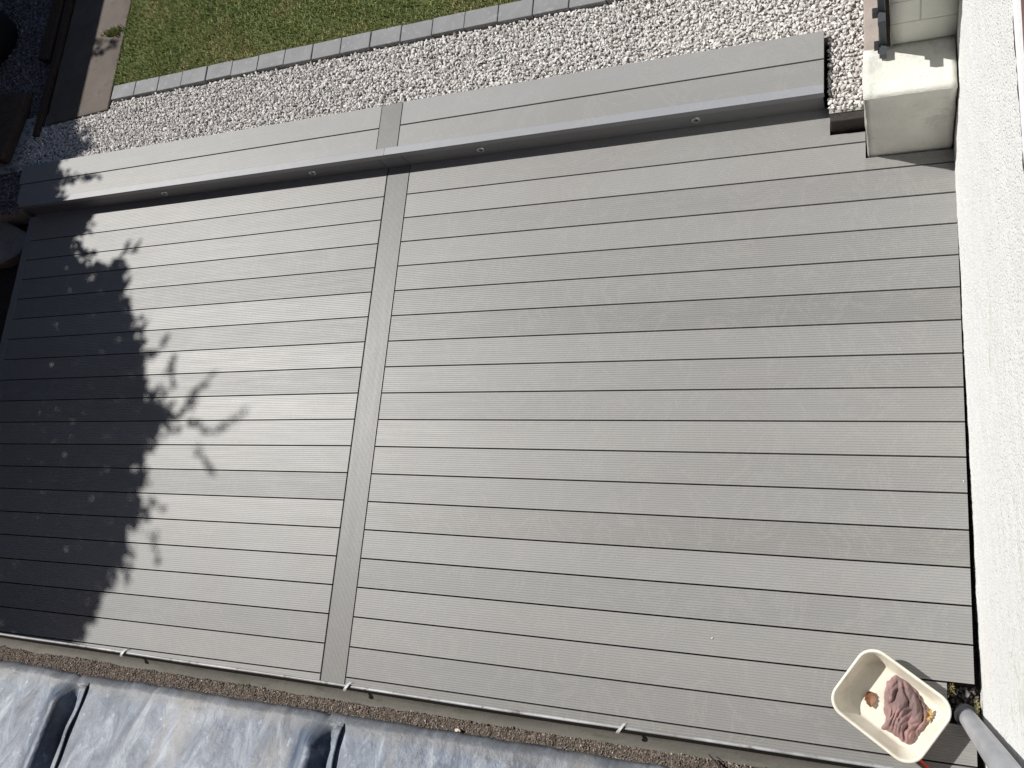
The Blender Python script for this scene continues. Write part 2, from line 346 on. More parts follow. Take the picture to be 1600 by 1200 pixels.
o = MB().prism([(-3.72, -.30), (-3.33, -.30), (-3.17, -.245), (-3.095, -.17), (-3.13, -.065), (-3.50, .10), (-3.75, .12)], -.13, -.035).build('stone_slab', M['stone']); bevel(o, .012, 3)
tag(o, 'pale rough stone slab beside the left end of the deck', 'stone slab')
pot = empty('planter', (-3.80, 1.56, .09)); tag(pot, 'round black plastic planter standing in the top left corner', 'planter')
def lathe(mb, c, prof, n_=48):
    a = np.linspace(0, 2*np.pi, n_, endpoint=False); V = np.concatenate([np.stack([c[0]+r*np.cos(a), c[1]+r*np.sin(a), np.full(n_, c[2]+z)], 1) for r, z in prof])
    mb.add(V, [(k*n_+i, k*n_+(i+1) % n_, (k+1)*n_+(i+1) % n_, (k+1)*n_+i) for k in range(len(prof)-1) for i in range(n_)]); return mb
mp = N('black_plastic'); mp.color((.018, .018, .02)).rough(.42)
lathe(MB(), (-3.80, 1.56, .09), [(.02, .002), (.22, .002), (.25, .2), (.265, .28), (.28, .285), (.283, .30), (.275, .31), (.262, .31), (.25, .295), (.24, .26), (.02, .255)]).build('body', mp.m, pot, True)
lathe(MB(), (-3.80, 1.56, .09), [(.001, .272), (.12, .275), (.238, .262)]).build('potting_soil', M['soil'], pot, True)

# ------------------------------------------------------------ retaining timber, plinth, pier, post
o = MB().box(2.496, 2.651, -.088, -.048, -.1, .088).build('retaining_timber', m_simple('dark_timber', (.022, .018, .016), (.045, .036, .032), 9, .6, .006, 40, (.07, .055, .045), (2, 12, 12))); bevel(o, .006)  # very dark brown all over, with slightly lighter streaks
tag(o, 'short dark timber holding back the gravel beside the white plinth', 'timber')
def rough_box(name, x0, x1, y0, y1, z0, z1, mat, amp=.004, st=.02, parent=None, bev=.0045):
    bm = bmesh.new(); bmesh.ops.create_cube(bm, size=1)
    for v in bm.verts: v.co = Vector(((x0+x1)/2+v.co.x*(x1-x0), (y0+y1)/2+v.co.y*(y1-y0), (z0+z1)/2+v.co.z*(z1-z0)))
    bmesh.ops.bevel(bm, geom=bm.edges[:], offset=bev, segments=2, affect='EDGES')
    for ax, (lo, hi) in enumerate(((x0, x1), (y0, y1), (z0, z1))):
        q = lo+st
        while q < hi-.3*st:
            no = [0, 0, 0]; no[ax] = 1; co = [0, 0, 0]; co[ax] = q
            bmesh.ops.bisect_plane(bm, geom=bm.verts[:]+bm.edges[:]+bm.faces[:], plane_co=co, plane_no=no); q += st
    bm.normal_update()
    for v in bm.verts: v.co += v.normal*(mnoise.noise(v.co*9)*amp*.9+mnoise.noise(v.co*38)*amp*.6)
    me = bpy.data.meshes.new(name); bm.to_mesh(me); bm.free(); me.materials.append(mat)
    for p in me.polygons: p.use_smooth = True
    o = bpy.data.objects.new(name, me); S.collection.objects.link(o)
    if parent: o.parent = parent; o.location = -Vector(parent.location)
    return o
def m_paintmasonry(name, base, shade, bs=70, bd=.003, spots=(.2, .2, .17)):
    n = N(name); c = n.mix(n.ramp(n.noise(5, det=7, rough=.6), [(.35, 0), (.75, .7)]), base, shade)
    c = n.mix(n.ramp(n.vor(30), [(.0, .8), (.10, 0)]), c, spots); c = n.mix(n.ramp(n.noise(3.2, det=8, rough=.7), [(.56, 0), (.62, .45)]), c, tuple(x*.75 for x in shade)); c = n.mix(n.ramp(n.noise(22, det=6, rough=.7), [(.62, 0), (.74, .6)]), c, tuple(x*.7 for x in shade))
    n.color(c).rough(.85); n.bump(n.noise(bs, det=6, rough=.65), bd); return n.m
M['cream'] = m_paintmasonry('cream_masonry_paint', (.70, .695, .63), (.50, .50, .45))
pl = rough_box('plinth', 2.657, 3.012, -.238, -.002, -.12, .49, M['cream'], .0035, .03)
tag(pl, 'cream painted masonry plinth standing against the white wall at the end of the gravel', 'plinth')
# painted brick pier
n = N('painted_brick'); co = n.new('ShaderNodeTexCoord').outputs['Object']; mp_ = n.new('ShaderNodeMapping'); mp_.inputs['Rotation'].default_value = (math.radians(90), 0, 0); mp_.inputs['Location'].default_value = (.06, .079, 0); n.l(co, mp_.inputs[0])
br = n.new('ShaderNodeTexBrick', Scale=1.); br.inputs['Brick Width'].default_value = .42; br.inputs['Row Height'].default_value = .137; br.inputs['Mortar Size'].default_value = .0028; br.inputs['Mortar Smooth'].default_value = .5
br.inputs['Color1'].default_value = (.74, .75, .68, 1); br.inputs['Color2'].default_value = (.71, .72, .66, 1); br.inputs['Mortar'].default_value = (.56, .565, .51, 1); n.l(mp_.outputs[0], br.inputs[0])
c = n.mix(n.ramp(n.noise(6, det=6), [(.4, 0), (.8, .5)]), br.outputs[0], (.55, .545, .46)); c = n.mix(n.ramp(n.noise(15, det=7, rough=.7), [(.66, 0), (.72, .7)]), c, (.2, .18, .15)); n.color(c).rough(.8)
hgt = n.math('ADD', n.math('MULTIPLY', br.outputs['Fac'], -1.), n.math('MULTIPLY', n.noise(70, det=5), .35)); n.bump(hgt, .006)
o = rough_box('brick_pier', 2.768, 3.016, .001, .235, .40, 2.0, n.m, .002, .06); tag(o, 'painted brick pier with visible courses rising behind the cream plinth', 'pier')
post = empty('gate_post', (2.738, .0, .49)); tag(post, 'narrow grey metal gate post with black clips against the brick pier', 'gate post')
mm = N('galvanised_steel'); mm.color(mm.mix(mm.noise(20, det=4), (.035, .042, .05), (.08, .09, .10))).rough(.5); mm.p.inputs['Metallic'].default_value = .3
o = MB().box(2.724, 2.752, -.018, .022, .492, 1.9).build('bar', mm.m, post); bevel(o, .003)
for z in (.515, .735):
    o = MB().box(2.703, 2.7235, -.026, .0, z-.012, z+.022).build('clip', mp.m, post); bevel(o, .002)
for z in (.512, .735): o = MB().box(2.7235, 2.7525, -.064, -.0185, z-.012, z+.016).build('bracket', mm.m, post)
o = MB().prism([(2.659, .002), (2.7225, .002), (2.7225, 1.6), (2.656, 1.6)], -.1, .40).build('threshold_slab', m_simple('threshold_stone', (.26, .215, .19), (.36, .31, .28), 7, .9, .003, 90)); bevel(o, .006)
tag(o, 'brown stone threshold strip between the gravel and the gate post', 'threshold')

# ------------------------------------------------------------ pebbledashed wall
wall = empty('rendered_wall', (3.05, -1.2, 0)); tag(wall, 'tall white pebbledashed wall down the right side of the deck', 'wall')
def wx(y): return 3.0165+.0122*min(3.1, max(0, -y))
n = N('pebbledash'); c = n.mix(n.ramp(n.noise(2.5, det=6), [(.35, 0), (.8, .5)]), (.78, .78, .765), (.71, .715, .70))
c = n.mix(n.ramp(n.vor(70), [(.0, .6), (.12, .0)]), c, (.30, .30, .28)); c = n.mix(n.ramp(n.noise(60, det=4, rough=.7), [(.45, 0), (.72, .35)]), c, (.62, .62, .59)); c = n.mix(n.ramp(n.noise(17, (1, 1, .6), 6, .7), [(.70, 0), (.76, .7)]), c, (.36, .27, .22))
n.color(c).rough(.9); n.bump(n.math('ADD', n.ramp(n.vor(105), [(.05, 0), (.42, 1)]), n.math('MULTIPLY', n.noise(300, det=2), .5)), .0028)
ys = np.arange(-3.1, 1.6, .012); zs = np.arange(-.13, 2.09, .012); Y, Z = np.meshgrid(ys, zs, indexing='ij')
X = 3.0165+.0122*np.clip(-Y, 0, 3.1); nz = np.array([mnoise.noise((y*11, z*11, 3))*.0025+mnoise.noise((y*70, z*70, 1))*.0022+mnoise.noise((y*3, z*3, 5))*.003 for y, z in zip(Y.ravel(), Z.ravel())]).reshape(X.shape)
mb = MB(); mb.grid(np.stack([X+nz, Y, Z], -1)); mb.build('render_coat', n.m, wall, True)
o = MB().prism([(3.020, 1.585), (3.020, 0), (3.056, -3.1), (3.28, -3.1), (3.28, 1.585)], -.13, 2.075).build('masonry_core', M['cream'], wall)
b = MB(); b.prism([(3.0165, 1.59), (3.0165, 0), (3.053, -3.1), (3.29, -3.1), (3.29, 1.59)], 2.0765, 2.0925); o = b.build('smooth_capping', m_simple('smooth_render', (.70, .705, .71), (.64, .65, .66), 5, .7), wall); bevel(o, .006)
mt = m_simple('red_clay', (.13, .065, .055), (.20, .10, .085), 20, .8, .003, 70, (.08, .045, .045))
b = MB()
for k in range(20):
    y = -3.05+k*.235; b.box(wx(y+.1)+.013, 3.28, y, y+.227, 2.097, 2.155+rnd.uniform(0, .006))
o = b.build('coping_bricks', mt, wall); bevel(o, .006)

# ------------------------------------------------------------ hole by the downpipe, with litter
P = np.stack([rng.uniform(2.93, 3.04, 90), rng.uniform(-2.72, -2.58, 90), np.full(90, -.13)+rng.uniform(0, .02, 90)], 1)
o = stones('debris', P, .003, .009, M['chip'], 1); o['kind'] = 'stuff'; tag(o, 'dark grit and dead bits in the hole around the downpipe', 'debris')
P = np.array([(3.00, -2.605, -.10), (2.945, -2.60, -.06)]); o = stones('loose_stone', P[:1], .012, .014, M['pebble'], 2); tag(o, 'single grey pebble in the dark hole next to the downpipe', 'pebble')
n = N('dry_moss'); n.color(n.ramp(n.island(), [(0, (.10, .09, .03)), (1, (.30, .26, .13))])).rough(.9)
def moss(k):
    a = np.stack([rng.uniform(3.025, 3.036, k), rng.uniform(-2.74, -2.62, k), rng.uniform(-.1, .02, k)], 1); bq = np.stack([rng.normal(2.938, .008, k//2), rng.normal(-2.59, .01, k//2), rng.uniform(-.06, -.02, k//2)], 1); return np.r_[a, bq]
o = blades('dead_moss', 260, moss, .008, .022, n.m, .0018); tag(o, 'tufts of dry moss at the foot of the white wall by the downpipe', 'moss')
dp = empty('downpipe', (2.993, -2.686, -.1)); tag(dp, 'weathered grey white plastic downpipe running up beside the white wall', 'downpipe')
n = N('weathered_pvc'); c = n.mix(n.ramp(n.noise(4, (6, 6, 1), 6), [(.3, 0), (.7, 1)]), (.42, .435, .46), (.30, .31, .34)); c = n.mix(n.ramp(n.noise(12, (1, 1, .5), 6, .7), [(.6, 0), (.75, .6)]), c, (.28, .24, .17)); n.color(c).rough(.4); M['pvc'] = n.m
b = MB(); b.tube([(2.993, -2.686, -.13), (2.996, -2.690, .02), (2.999, -2.702, 1.3), (3.0, -2.71, 2.1), (2.99, -2.73, 2.2), (2.95, -2.78, 2.27)], .0335, 32); b.build('pipe', M['pvc'], dp, True)
b = MB(); b.tube([(2.993, -2.686, -.135), (2.993, -2.686, -.05), (2.993, -2.687, -.046)], [.041, .041, .038], 32); b.tube([(2.993, -2.686, -.05), (2.993, -2.687, -.035)], .0435, 32); b.build('socket', M['pvc'], dp, True)
b = MB(); b.tube([(3.0, -2.706, 1.68), (3.0, -2.706, 1.71)], .037, 32); b.box(2.985, 3.045, -2.72, -2.69, 1.685, 1.705); b.build('pipe_clip', M['pvc'], dp)

# ------------------------------------------------------------ washing-up bowl with cloth and leaves
BC = Vector((2.720, -2.669, 0)); U = Vector((.831, -.557, 0)).normalized(); V_ = Vector((-.557, -.831, 0)).normalized()
def rrect(hu, hv, r, n_=10):
    pts = []
    for cx, cy, a0 in ((hu-r, hv-r, 0), (-hu+r, hv-r, 90), (-hu+r, -hv+r, 180), (hu-r, -hv+r, 270)):
        for i in range(n_+1): a = math.radians(a0+90*i/n_); pts.append((cx+r*math.cos(a), cy+r*math.sin(a)))
    return pts
def loc(u, v, z=0.): return BC+U*u+V_*v+Vector((0, 0, z))
bowl = empty('washing_up_bowl', tuple(BC)); tag(bowl, 'cream plastic washing up bowl standing on the deck', 'bowl')
prof = [(.146, .106, .052, .006), (.150, .110, .054, .0025), (.155, .115, .056, .010), (.181, .141, .066, .104), (.1845, .1445, .068, .109), (.190, .150, .072, .110), (.1915, .1515, .073, .114), (.190, .150, .072, .1195), (.183, .143, .066, .1205), (.180, .140, .064, .117), (.176, .136, .062, .105), (.152, .112, .054, .018), (.146, .106, .050, .0085), (.135, .095, .045, .0065)]
mb = MB(); R_ = []
for hu, hv, r, z in prof:
    ring = []
    for (u, v) in rrect(hu, hv, r):
        # the outer wall is slightly waisted near the rim
        ring.append(tuple(loc(u, v, z)))
    R_.append(ring)
k = len(R_[0]); A = np.array(R_); mb.v.append(A.reshape(-1, 3)); mb.n = A.size//3
mb.f.append((np.array([(j*k+i, j*k+(i+1) % k, (j+1)*k+(i+1) % k, (j+1)*k+i) for j in range(len(R_)-1) for i in range(k)]), 0))
mb.f.append((np.array([tuple(range((len(R_)-1)*k, len(R_)*k))]), 0)); mb.f.append((np.array([tuple(range(k))[::-1]]), 0))
n = N('cream_plastic'); c = n.mix(n.ramp(n.noise(9, det=6, rough=.65), [(.45, 0), (.75, .7)]), (.70, .67, .575), (.52, .46, .36)); n.color(c).rough(.38); n.p.inputs['Subsurface Weight'].default_value = .0
mb.build('body', n.m, bowl, True)
outline = [(-.051, -.088), (-.017, -.112), (.030, -.108), (.095, -.082), (.135, -.045), (.142, .020), (.138, .078), (.118, .092), (.070, .088), (.040, .100), (.022, .095), (.022, .067), (-.004, .040), (-.022, .006), (-.045, -.03)]
cen = np.mean(outline, 0); ol = np.array(outline)
def olp(t):
    q = t*len(ol); i = int(q) % len(ol); f = q-int(q); a, b_, c_, d_ = ol[i-1], ol[i], ol[(i+1) % len(ol)], ol[(i+2) % len(ol)]
    return .5*((2*b_)+(-a+c_)*f+(2*a-5*b_+4*c_-d_)*f*f+(-a+3*b_-3*c_+d_)*f**3)
nt_, nr_ = 150, 46; Pg = np.zeros((nt_+1, nr_, 3))
for i in range(nt_+1):
    e = olp(i/nt_); e = cen+(e-cen)*(1+.07*mnoise.noise(Vector((e[0]*60, e[1]*60, 3))))
    for j in range(nr_):
        s_ = (j/(nr_-1))**.8; u, v = cen+(e-cen)*s_; q = Vector((u, v, 0))
        wv = mnoise.noise(q*9+Vector((3, 1, 0)))*.035
        ru = u+wv; rv = v+wv                                    # folds run roughly across the bowl
        fold = 1-abs(mnoise.noise(Vector(((ru-rv*.8)*24, (ru+rv)*6, 2.2))))*2.6; fold2 = 1-abs(mnoise.noise(Vector(((ru-rv*.6)*58, (ru+rv)*14, 7))))*2.4; fold3 = mnoise.noise(Vector((u*110, v*110, 4)))
        ph = (u-.85*v)*62+5.5*mnoise.noise(Vector((u*7, v*7, 11)))+2.2*mnoise.noise(Vector((u*17, v*17, 5))); ph2 = (u-.2*v)*150+6*mnoise.noise(Vector((u*12, v*12, 2)))
        h = .004+.034*abs(math.sin(ph))**.75*(.55+.45*fold)+.008*abs(math.sin(ph2))+.0015*fold3+.014*(1-s_**2)
        h = h*(1-s_**7)+.0105
        Pg[i, j] = loc(u+mnoise.noise(q*30)*.004, v+mnoise.noise(q*30+Vector((9, 0, 0)))*.004, max(h, .0098))
mb = MB(); mb.grid(Pg)
n = N('pink_cloth'); c = n.mix(n.ramp(n.noise(28, det=6), [(.35, 0), (.7, 1)]), (.34, .20, .19), (.21, .135, .135)); c = n.mix(n.ramp(n.noise(11, det=5), [(.46, 0), (.6, .75)]), c, (.15, .108, .108)); n.color(c).rough(.95); n.bump(n.vor(900), .0008, .6)
o = mb.build('cleaning_cloth', n.m, None, True); tag(o, 'crumpled dusty pink cloth lying inside the cream bowl', 'cloth')
def leaf(name, u, v, z, L, Wd, ang, cols, label, seed, lob=0, curl=.5):
    mb = MB(); a = 22; b_ = 9; Pq = np.zeros((a, b_, 3)); r = random.Random(seed); d = U*math.cos(ang)+V_*math.sin(ang); e = Vector((-d.y, d.x, 0))
    for i in range(a):
        t = i/(a-1); wv = Wd*math.sin(math.pi*min(1, t**.8))**.7*(1+lob*math.sin(t*26)*.5)+.0004
        for j in range(b_):
            s_ = (j/(b_-1)-.5)*2; q = loc(u, v, z)+d*(t-.5)*L+e*s_*wv+Vector((0, 0, curl*Wd*(abs(s_)**1.6)+curl*.5*L*(t-.45)**2*2+.0015*mnoise.noise(Vector((t*9, s_*3, seed))))); Pq[i, j] = q
    mb.grid(Pq); n = N(name); n.color(n.mix(n.ramp(n.noise(60, det=5), [(.35, 0), (.7, 1)]), *cols)).rough(.6); n.bump(n.noise(200, det=3), .001)
    o = mb.build(name, n.m, None, True); m = o.modifiers.new('thick', 'SOLIDIFY'); m.thickness = .0007; return tag(o, label, 'leaf')
leaf('dead_leaf', -.066, .034, .0095, .060, .021, .9, ((.24, .105, .05), (.12, .055, .03)), 'curled orange brown dead leaf on the bare floor of the bowl', 3, .25, .5)
leaf('dead_leaf', .128, -.055, .022, .052, .012, 1.3, ((.46, .30, .11), (.30, .17, .06)), 'small yellow dead leaf at the far edge of the pink cloth', 8, .9, .6)
n = N('red_plastic'); n.color((.62, .07, .035)).rough(.4)
b = MB(); b.tube([(2.805, -2.850, .010), (2.835, -2.878, .010), (2.90, -2.935, .010), (2.96, -2.985, .010)], [.006, .007, .0075, .005], 14); o = b.build('brush_handle', n.m, None, True)
tag(o, 'thin red plastic handle lying on the deck just below the bowl', 'handle')

for (x, y, lab) in ((3.010, -1.767, 'tiny white crumb at the wall end of a deck board'), (2.006, -2.484, 'tiny white crumb on the bare deck left of the bowl')):
    o = stones('crumb', np.array([(x, y, .003)]), .0035, .004, m_simple('white_crumb', (.8, .8, .78), (.7, .7, .68)), 1); tag(o, lab, 'crumb')
# ------------------------------------------------------------ gutter
gut = empty('gutter', (1.5, -2.66, 2.34)); tag(gut, 'half round plastic gutter full of dirt along the lead roof edge', 'gutter')
GX0, GX1, GY, GR, GZc = -.6, 2.87, -2.665, .058, 2.398
n = N('gutter_plastic'); c = n.mix(n.ramp(n.noise(7, (.5, 4, 4), 7, .65), [(.3, 0), (.72, 1)]), (.20, .185, .16), (.13, .125, .11)); c = n.mix(n.ramp(n.noise(14, (1, 3, 3), 6), [(.55, 0), (.7, .6)]), c, (.09, .10, .065)); n.color(c).rough(.75); n.bump(n.noise(60, det=5), .001)
mgi = n.m
n = N('gutter_lip'); c = n.mix(n.ramp(n.noise(6, (1, 1, 1), 7, .7), [(.40, 0), (.58, 1)]), (.44, .44, .45), (.24, .24, .235)); c = n.mix(n.ramp(n.noise(26, det=6, rough=.7), [(.54, 0), (.62, .9)]), c, (.12, .115, .10)); n.color(c).rough(.45); mgl = n.m
xs = np.linspace(GX0, GX1, 60); a = np.radians(np.linspace(0, 180, 33))
mb = MB()
gs = lambda x: -.0078*(x-.66)
wob = np.array([mnoise.noise((x*2.2, 0, 0))*.002+gs(x) for x in xs])
for rr in (GR, GR-.0022): mb.grid(np.array([[(x, GY+w_+rr*math.cos(t), GZc-rr*math.sin(t)) for t in a] for x, w_ in zip(xs, wob)]))
mb.build('channel', mgi, gut, True)
mb = MB(); mb.grid(np.array([[(x, GY+w_+GR-.0005+.0029*math.cos(t), GZc+.001+.0030*math.sin(t)) for t in np.radians(np.linspace(0, 360, 13))] for x, w_ in zip(xs, wob)])); mb.build('lip', mgl, gut, True)
mb = MB(); mb.tube([(GX1, GY+gs(GX1), GZc-.06), (GX1+.006, GY+gs(GX1), GZc-.06)], .058, 24); mb.build('stop_end', M['pvc'], gut)
n = N('white_clip'); n.color(n.mix(n.noise(50), (.62, .62, .62), (.42, .42, .42))).rough(.5)
for x, wd in ((1.090, .008), (1.721, .007), (2.312, .006), (2.855, .03)):
    lip = GY+GR+gs(x); b = MB()
    prf = [(lip-.009, .001), (lip-.006, .0045), (lip-.003, .0058), (lip+.002, .0058), (lip+.0055, .002), (lip+.006, -.006)]
    Pq = np.array([[(x+s_*wd*.5+(y-lip)*.9, y, GZc+z) for s_ in (-1, 1)] for y, z in prf]); b.grid(Pq)
    o = b.build('gutter_clip', n.m, gut); m = o.modifiers.new('t', 'SOLIDIFY'); m.thickness = .0025
# silt: lumpy surface + crumbs
ys = np.linspace(-2.715, -2.640, 22); xs = np.arange(GX0, 2.62, .006)
def silt(x, y):
    base = 2.346+.010*(1-((y+2.672)/.04)**2); return base+mnoise.noise((x*9, y*25, 0))*.005+mnoise.noise((x*60, y*60, 3))*.0035
def siltfront(x): return -2.6455+.9*gs(x)+mnoise.noise((x*6, 4, 0))*.005+mnoise.noise((x*30, 1, 0))*.003
Pq = np.array([[(x, max(y, -2.715) if y < siltfront(x) else siltfront(x), silt(x, y) if y < siltfront(x) else silt(x, siltfront(x))-.012) for y in ys] for x in xs])
n = N('gutter_silt'); c = n.ramp(n.noise(14, det=7, rough=.7), [(.3, (.06, .045, .034)), (.5, (.11, .085, .065)), (.65, (.13, .085, .07)), (.8, (.16, .14, .10))]); n.color(c).rough(1); n.bump(n.noise(160, det=6, rough=.7), .006)
mb = MB(); mb.grid(Pq); o = mb.build('silt', n.m, None, True); o['kind'] = 'stuff'; tag(o, 'brown crumbly silt filling the gutter under the lead edge', 'dirt')
k = 21000; x = rng.uniform(.45, 2.6, k); y = rng.uniform(-2.700, -2.64, k); z = np.array([silt(a_, b_) for a_, b_ in zip(x, y)]); fr = np.array([siltfront(a_) for a_ in x]); mk = (y < fr+.001) & ~((x > 2.5) & (rng.random(k) < (x-2.5)*12))
o = stones('crumbs', np.stack([x, y, z], 1)[mk], .0007, .0030, m_island('silt_crumbs', [(0, (.07, .055, .045)), (.5, (.16, .13, .105)), (.8, (.23, .19, .16)), (.97, (.24, .19, .16)), (1, (.6, .55, .5))], .95), 1); o['kind'] = 'stuff'; tag(o, 'small brown crumbs of grit lying on the gutter silt', 'grit')
o = stones('roof_chip', np.array([(1.965, -2.672, 2.362)]), .0055, .006, m_simple('pale_chip', (.6, .5, .42), (.5, .4, .32)), 2); tag(o, 'pale pinkish stone chip in the gutter dirt right of the middle roof roll', 'stone chip')
n = N('sliver_brown'); n.color((.035, .028, .022)).rough(.9)
b = MB(); b.tube([(2.462, -2.648, 2.3625), (2.482, -2.664, 2.369), (2.497, -2.690, 2.374)], [.0008, .0022, .0028], 7); o = b.build('sliver', n.m, None, True); tag(o, 'short black twig lying in the clear right end of the gutter', 'sliver')  # thin tapered near-black stroke slanting across the channel

# ------------------------------------------------------------ lead roof
roof = empty('lead_roof', (1.4, -2.86, 2.41)); tag(roof, 'pale blue grey lead sheet roof with rounded rolls below the camera', 'roof')
n = N('lead'); c = n.ramp(n.noise(6.5, (2.6, 1, 1), 9, .72, 1.2), [(.36, (.035, .046, .072)), (.46, (.075, .095, .135)), (.53, (.125, .15, .195)), (.64, (.26, .285, .325))])
c = n.mix(n.ramp(n.noise(3.1, (3.4, .8, 1), 7, .65, .5), [(.50, 0), (.62, .65)]), c, (.15, .14, .13)); c = n.mix(n.ramp(n.noise(30, (1.6, 1, 1), 6, .7), [(.60, 0), (.68, .5)]), c, (.38, .41, .45))
c = n.mix(n.ramp(n.vor(16), [(.0, .9), (.07, 0)]), c, (.60, .64, .70)); c = n.mix(n.ramp(n.vor(13, (1, 1.7, 1)), [(.0, .9), (.03, 0)]), c, (.05, .045, .04))
sep = n.new('ShaderNodeSeparateXYZ'); n.l(n.new('ShaderNodeNewGeometry').outputs['Position'], sep.inputs[0])
ed = n.math('MULTIPLY', n.math('ADD', sep.outputs['Y'], n.math('ADD', 2.706, n.math('MULTIPLY', n.noise(20), .02))), 55, True); c = n.mix(n.math('MULTIPLY', ed, .55), c, (.13, .125, .115))
n.color(c).rough(n.math('ADD', n.math('MULTIPLY', n.noise(9), .25), .42)); n.bump(n.math('ADD', n.noise(24, det=6, rough=.6), n.math('MULTIPLY', n.noise(5, det=3), 3)), .004); ML = n.m
EY, EZ, SL = -2.6865, 2.409, .27
rolls = [-1.2, -.47, .25, .967, 1.687, 2.407, 3.12]
def edge_y(x): return EY+mnoise.noise((x*4.5, 0, 0))*.006+mnoise.noise((x*17, 2, 0))*.003
def rollh(u, d):                       # u: across the roll (+ = right), d: distance up from the eave
    e = min(1, max(0, (d-.004)/.040)); e = e*e*(3-2*e); s = e**.8
    l = math.exp(-((u+.006)/(.030))**2) if u < -.006 else math.exp(-((u+.006)/.021)**4)
    return .041*l*s
d_ = np.r_[-.012, -.006, 0, np.arange(.006, .10, .006), np.arange(.11, .40, .02)]
for k in range(len(rolls)-1):
    a, b_ = rolls[k], rolls[k+1]; us = np.r_[np.arange(a-.0, b_-.13, .02), np.arange(b_-.13, b_+.046, .0035)]; Pq = np.zeros((len(us), len(d_), 3))
    for i, x in enumerate(us):
        ey = edge_y(x)
        for j, d in enumerate(d_):
            tt = min(1, max(0, (x-(b_-.02))/.07)); z = EZ+SL*max(d, 0)+(.0038*tt if x > b_-.05 else 0)+.0015*(x > a+.06)
            if d < 0: z -= (-d)*1.3
            wav = mnoise.noise((x*5, d*6, k))*.0025+mnoise.noise((x*16, d*14, k))*.0009
            z += rollh(x-b_, d)+rollh(x-a, d)*.82*(x < a+.02)+wav*(min(1, max(0, d/.03)))
            if x > b_+.03: z += .0022*(1+mnoise.noise((d*25, 7, k)))                # free edge lifts a little
            xe = x+(mnoise.noise((d*14, k, 3))*.006 if x > b_+.02 else 0)
            yy = ey-d
            if d <= 0 and x > b_-.03: yy -= .010*tt; z += .004*tt
            Pq[i, j] = (xe, yy, z)
    # first columns hide under the neighbour's overlap
    mb = MB(); mb.grid(Pq); o = mb.build('lead_sheet', ML, roof, True); m = o.modifiers.new('t', 'SOLIDIFY'); m.thickness = .0028; m.offset = -1
    bv = None
b = MB(); b.prism([(-1.5, -2.70), (3.04, -2.70), (3.04, -3.06), (-1.5, -3.06)], 2.32, 2.385); b.build('roof_deck', M['frame'], roof)

# ------------------------------------------------------------ house behind and under the camera
hs = empty('house', (0, -3.1, 0)); tag(hs, 'red brick house wall behind the deck', 'house')
b = MB(); b.box(-4.6, 3.6, -3.4, -3.06, -.14, 5.6); b.build('wall', m_simple('house_brick', (.10, .05, .038), (.14, .07, .05), 9, .9), hs)
# ------------------------------------------------------------ fence and tree that throw the left-hand shade
fn = empty('fence', (-4.2, 1, 0)); tag(fn, 'tall brown timber boarded fence left of the garden', 'fence')
mf = m_simple('fence_timber', (.07, .042, .026), (.12, .075, .048), 3, .9, .003, 40, None, (8, 8, 1)); b = MB(); y = -3.0
while y < 9: b.box(-4.222+.006*(int(y*10) % 2), -4.202+.006*(int(y*10) % 2), y, y+.118, -.15, 1.93); y += .121
b.build('board_panel', mf, fn)
for y in np.arange(-3, 9, 1.8): MB().box(-4.32, -4.23, y, y+.09, -.13, 1.90).build('post', mf, fn)
MB().box(-4.25, -4.17, -3, 9, 1.932, 1.955).build('capping_rail', mf, fn)
shade = [(-4.3, .9), (-2.66, .9), (-2.60, .70), (-2.44, .60), (-2.33, .44), (-2.42, .34), (-2.50, .26), (-2.44, .19), (-2.30, .18), (-2.10, .13), (-2.25, .09), (-2.42, .06), (-2.36, -.02), (-2.44, -.06), (-2.36, -.10), (-2.45, -.21), (-2.38, -.30), (-2.25, -.37), (-2.13, -.34), (-1.97, -.37), (-1.92, -.46), (-1.90, -.60), (-1.84, -.74), (-1.80, -.79), (-1.72, -.84), (-1.66, -.98), (-1.60, -1.10), (-1.55, -1.24),
         (-1.45, -1.34), (-1.32, -1.39), (-1.24, -1.49), (-1.30, -1.60), (-1.40, -1.70), (-1.44, -1.82), (-1.40, -2.02), (-1.36, -2.14), (-1.46, -2.22), (-1.42, -2.36), (-1.50, -2.44), (-1.50, -2.55), (-1.60, -2.60), (-1.62, -2.72), (-1.70, -2.84), (-1.78, -3.0), (-1.9, -3.4), (-4.3, -3.4)]
sp = np.array(shade); seg0 = sp; seg1 = np.roll(sp, -1, 0)
def dist_edge(x, y):
    P_ = np.stack([x, y], 1)[:, None, :]; d = seg1-seg0; t = np.clip(((P_-seg0)*d).sum(2)/(d*d).sum(1), 0, 1); q = seg0+t[:, :, None]*d
    return np.sqrt(((P_-q)**2).sum(2)).min(1)
k = 170000; x = rng.uniform(-3.3, -.7, k); y = rng.uniform(-3.4, .9, k); ins = inpoly(x, y, shade); d = np.where(ins, 1, -1)*dist_edge(x, y)
mk = d > -.09; x, y, d = x[mk], y[mk], d[mk]
n1 = np.array([mnoise.noise((a_*8, b_*8, 9)) for a_, b_ in zip(x, y)]); n2 = np.array([mnoise.noise((a_*24, b_*24, 4)) for a_, b_ in zip(x, y)]); n3 = np.array([mnoise.noise((a_*13, b_*13, 20)) for a_, b_ in zip(x, y)])
sd_ = d-.035+n1*.075+n2*.11
pr_ = np.clip(sd_/.05, 0, 1)*np.where((n3 > .50) & (d < .16), .08, 1)
mk = rng.random(len(x)) < pr_*np.clip(.75+(x+3.3)*.6, .7, 1); x, y = x[mk], y[mk]
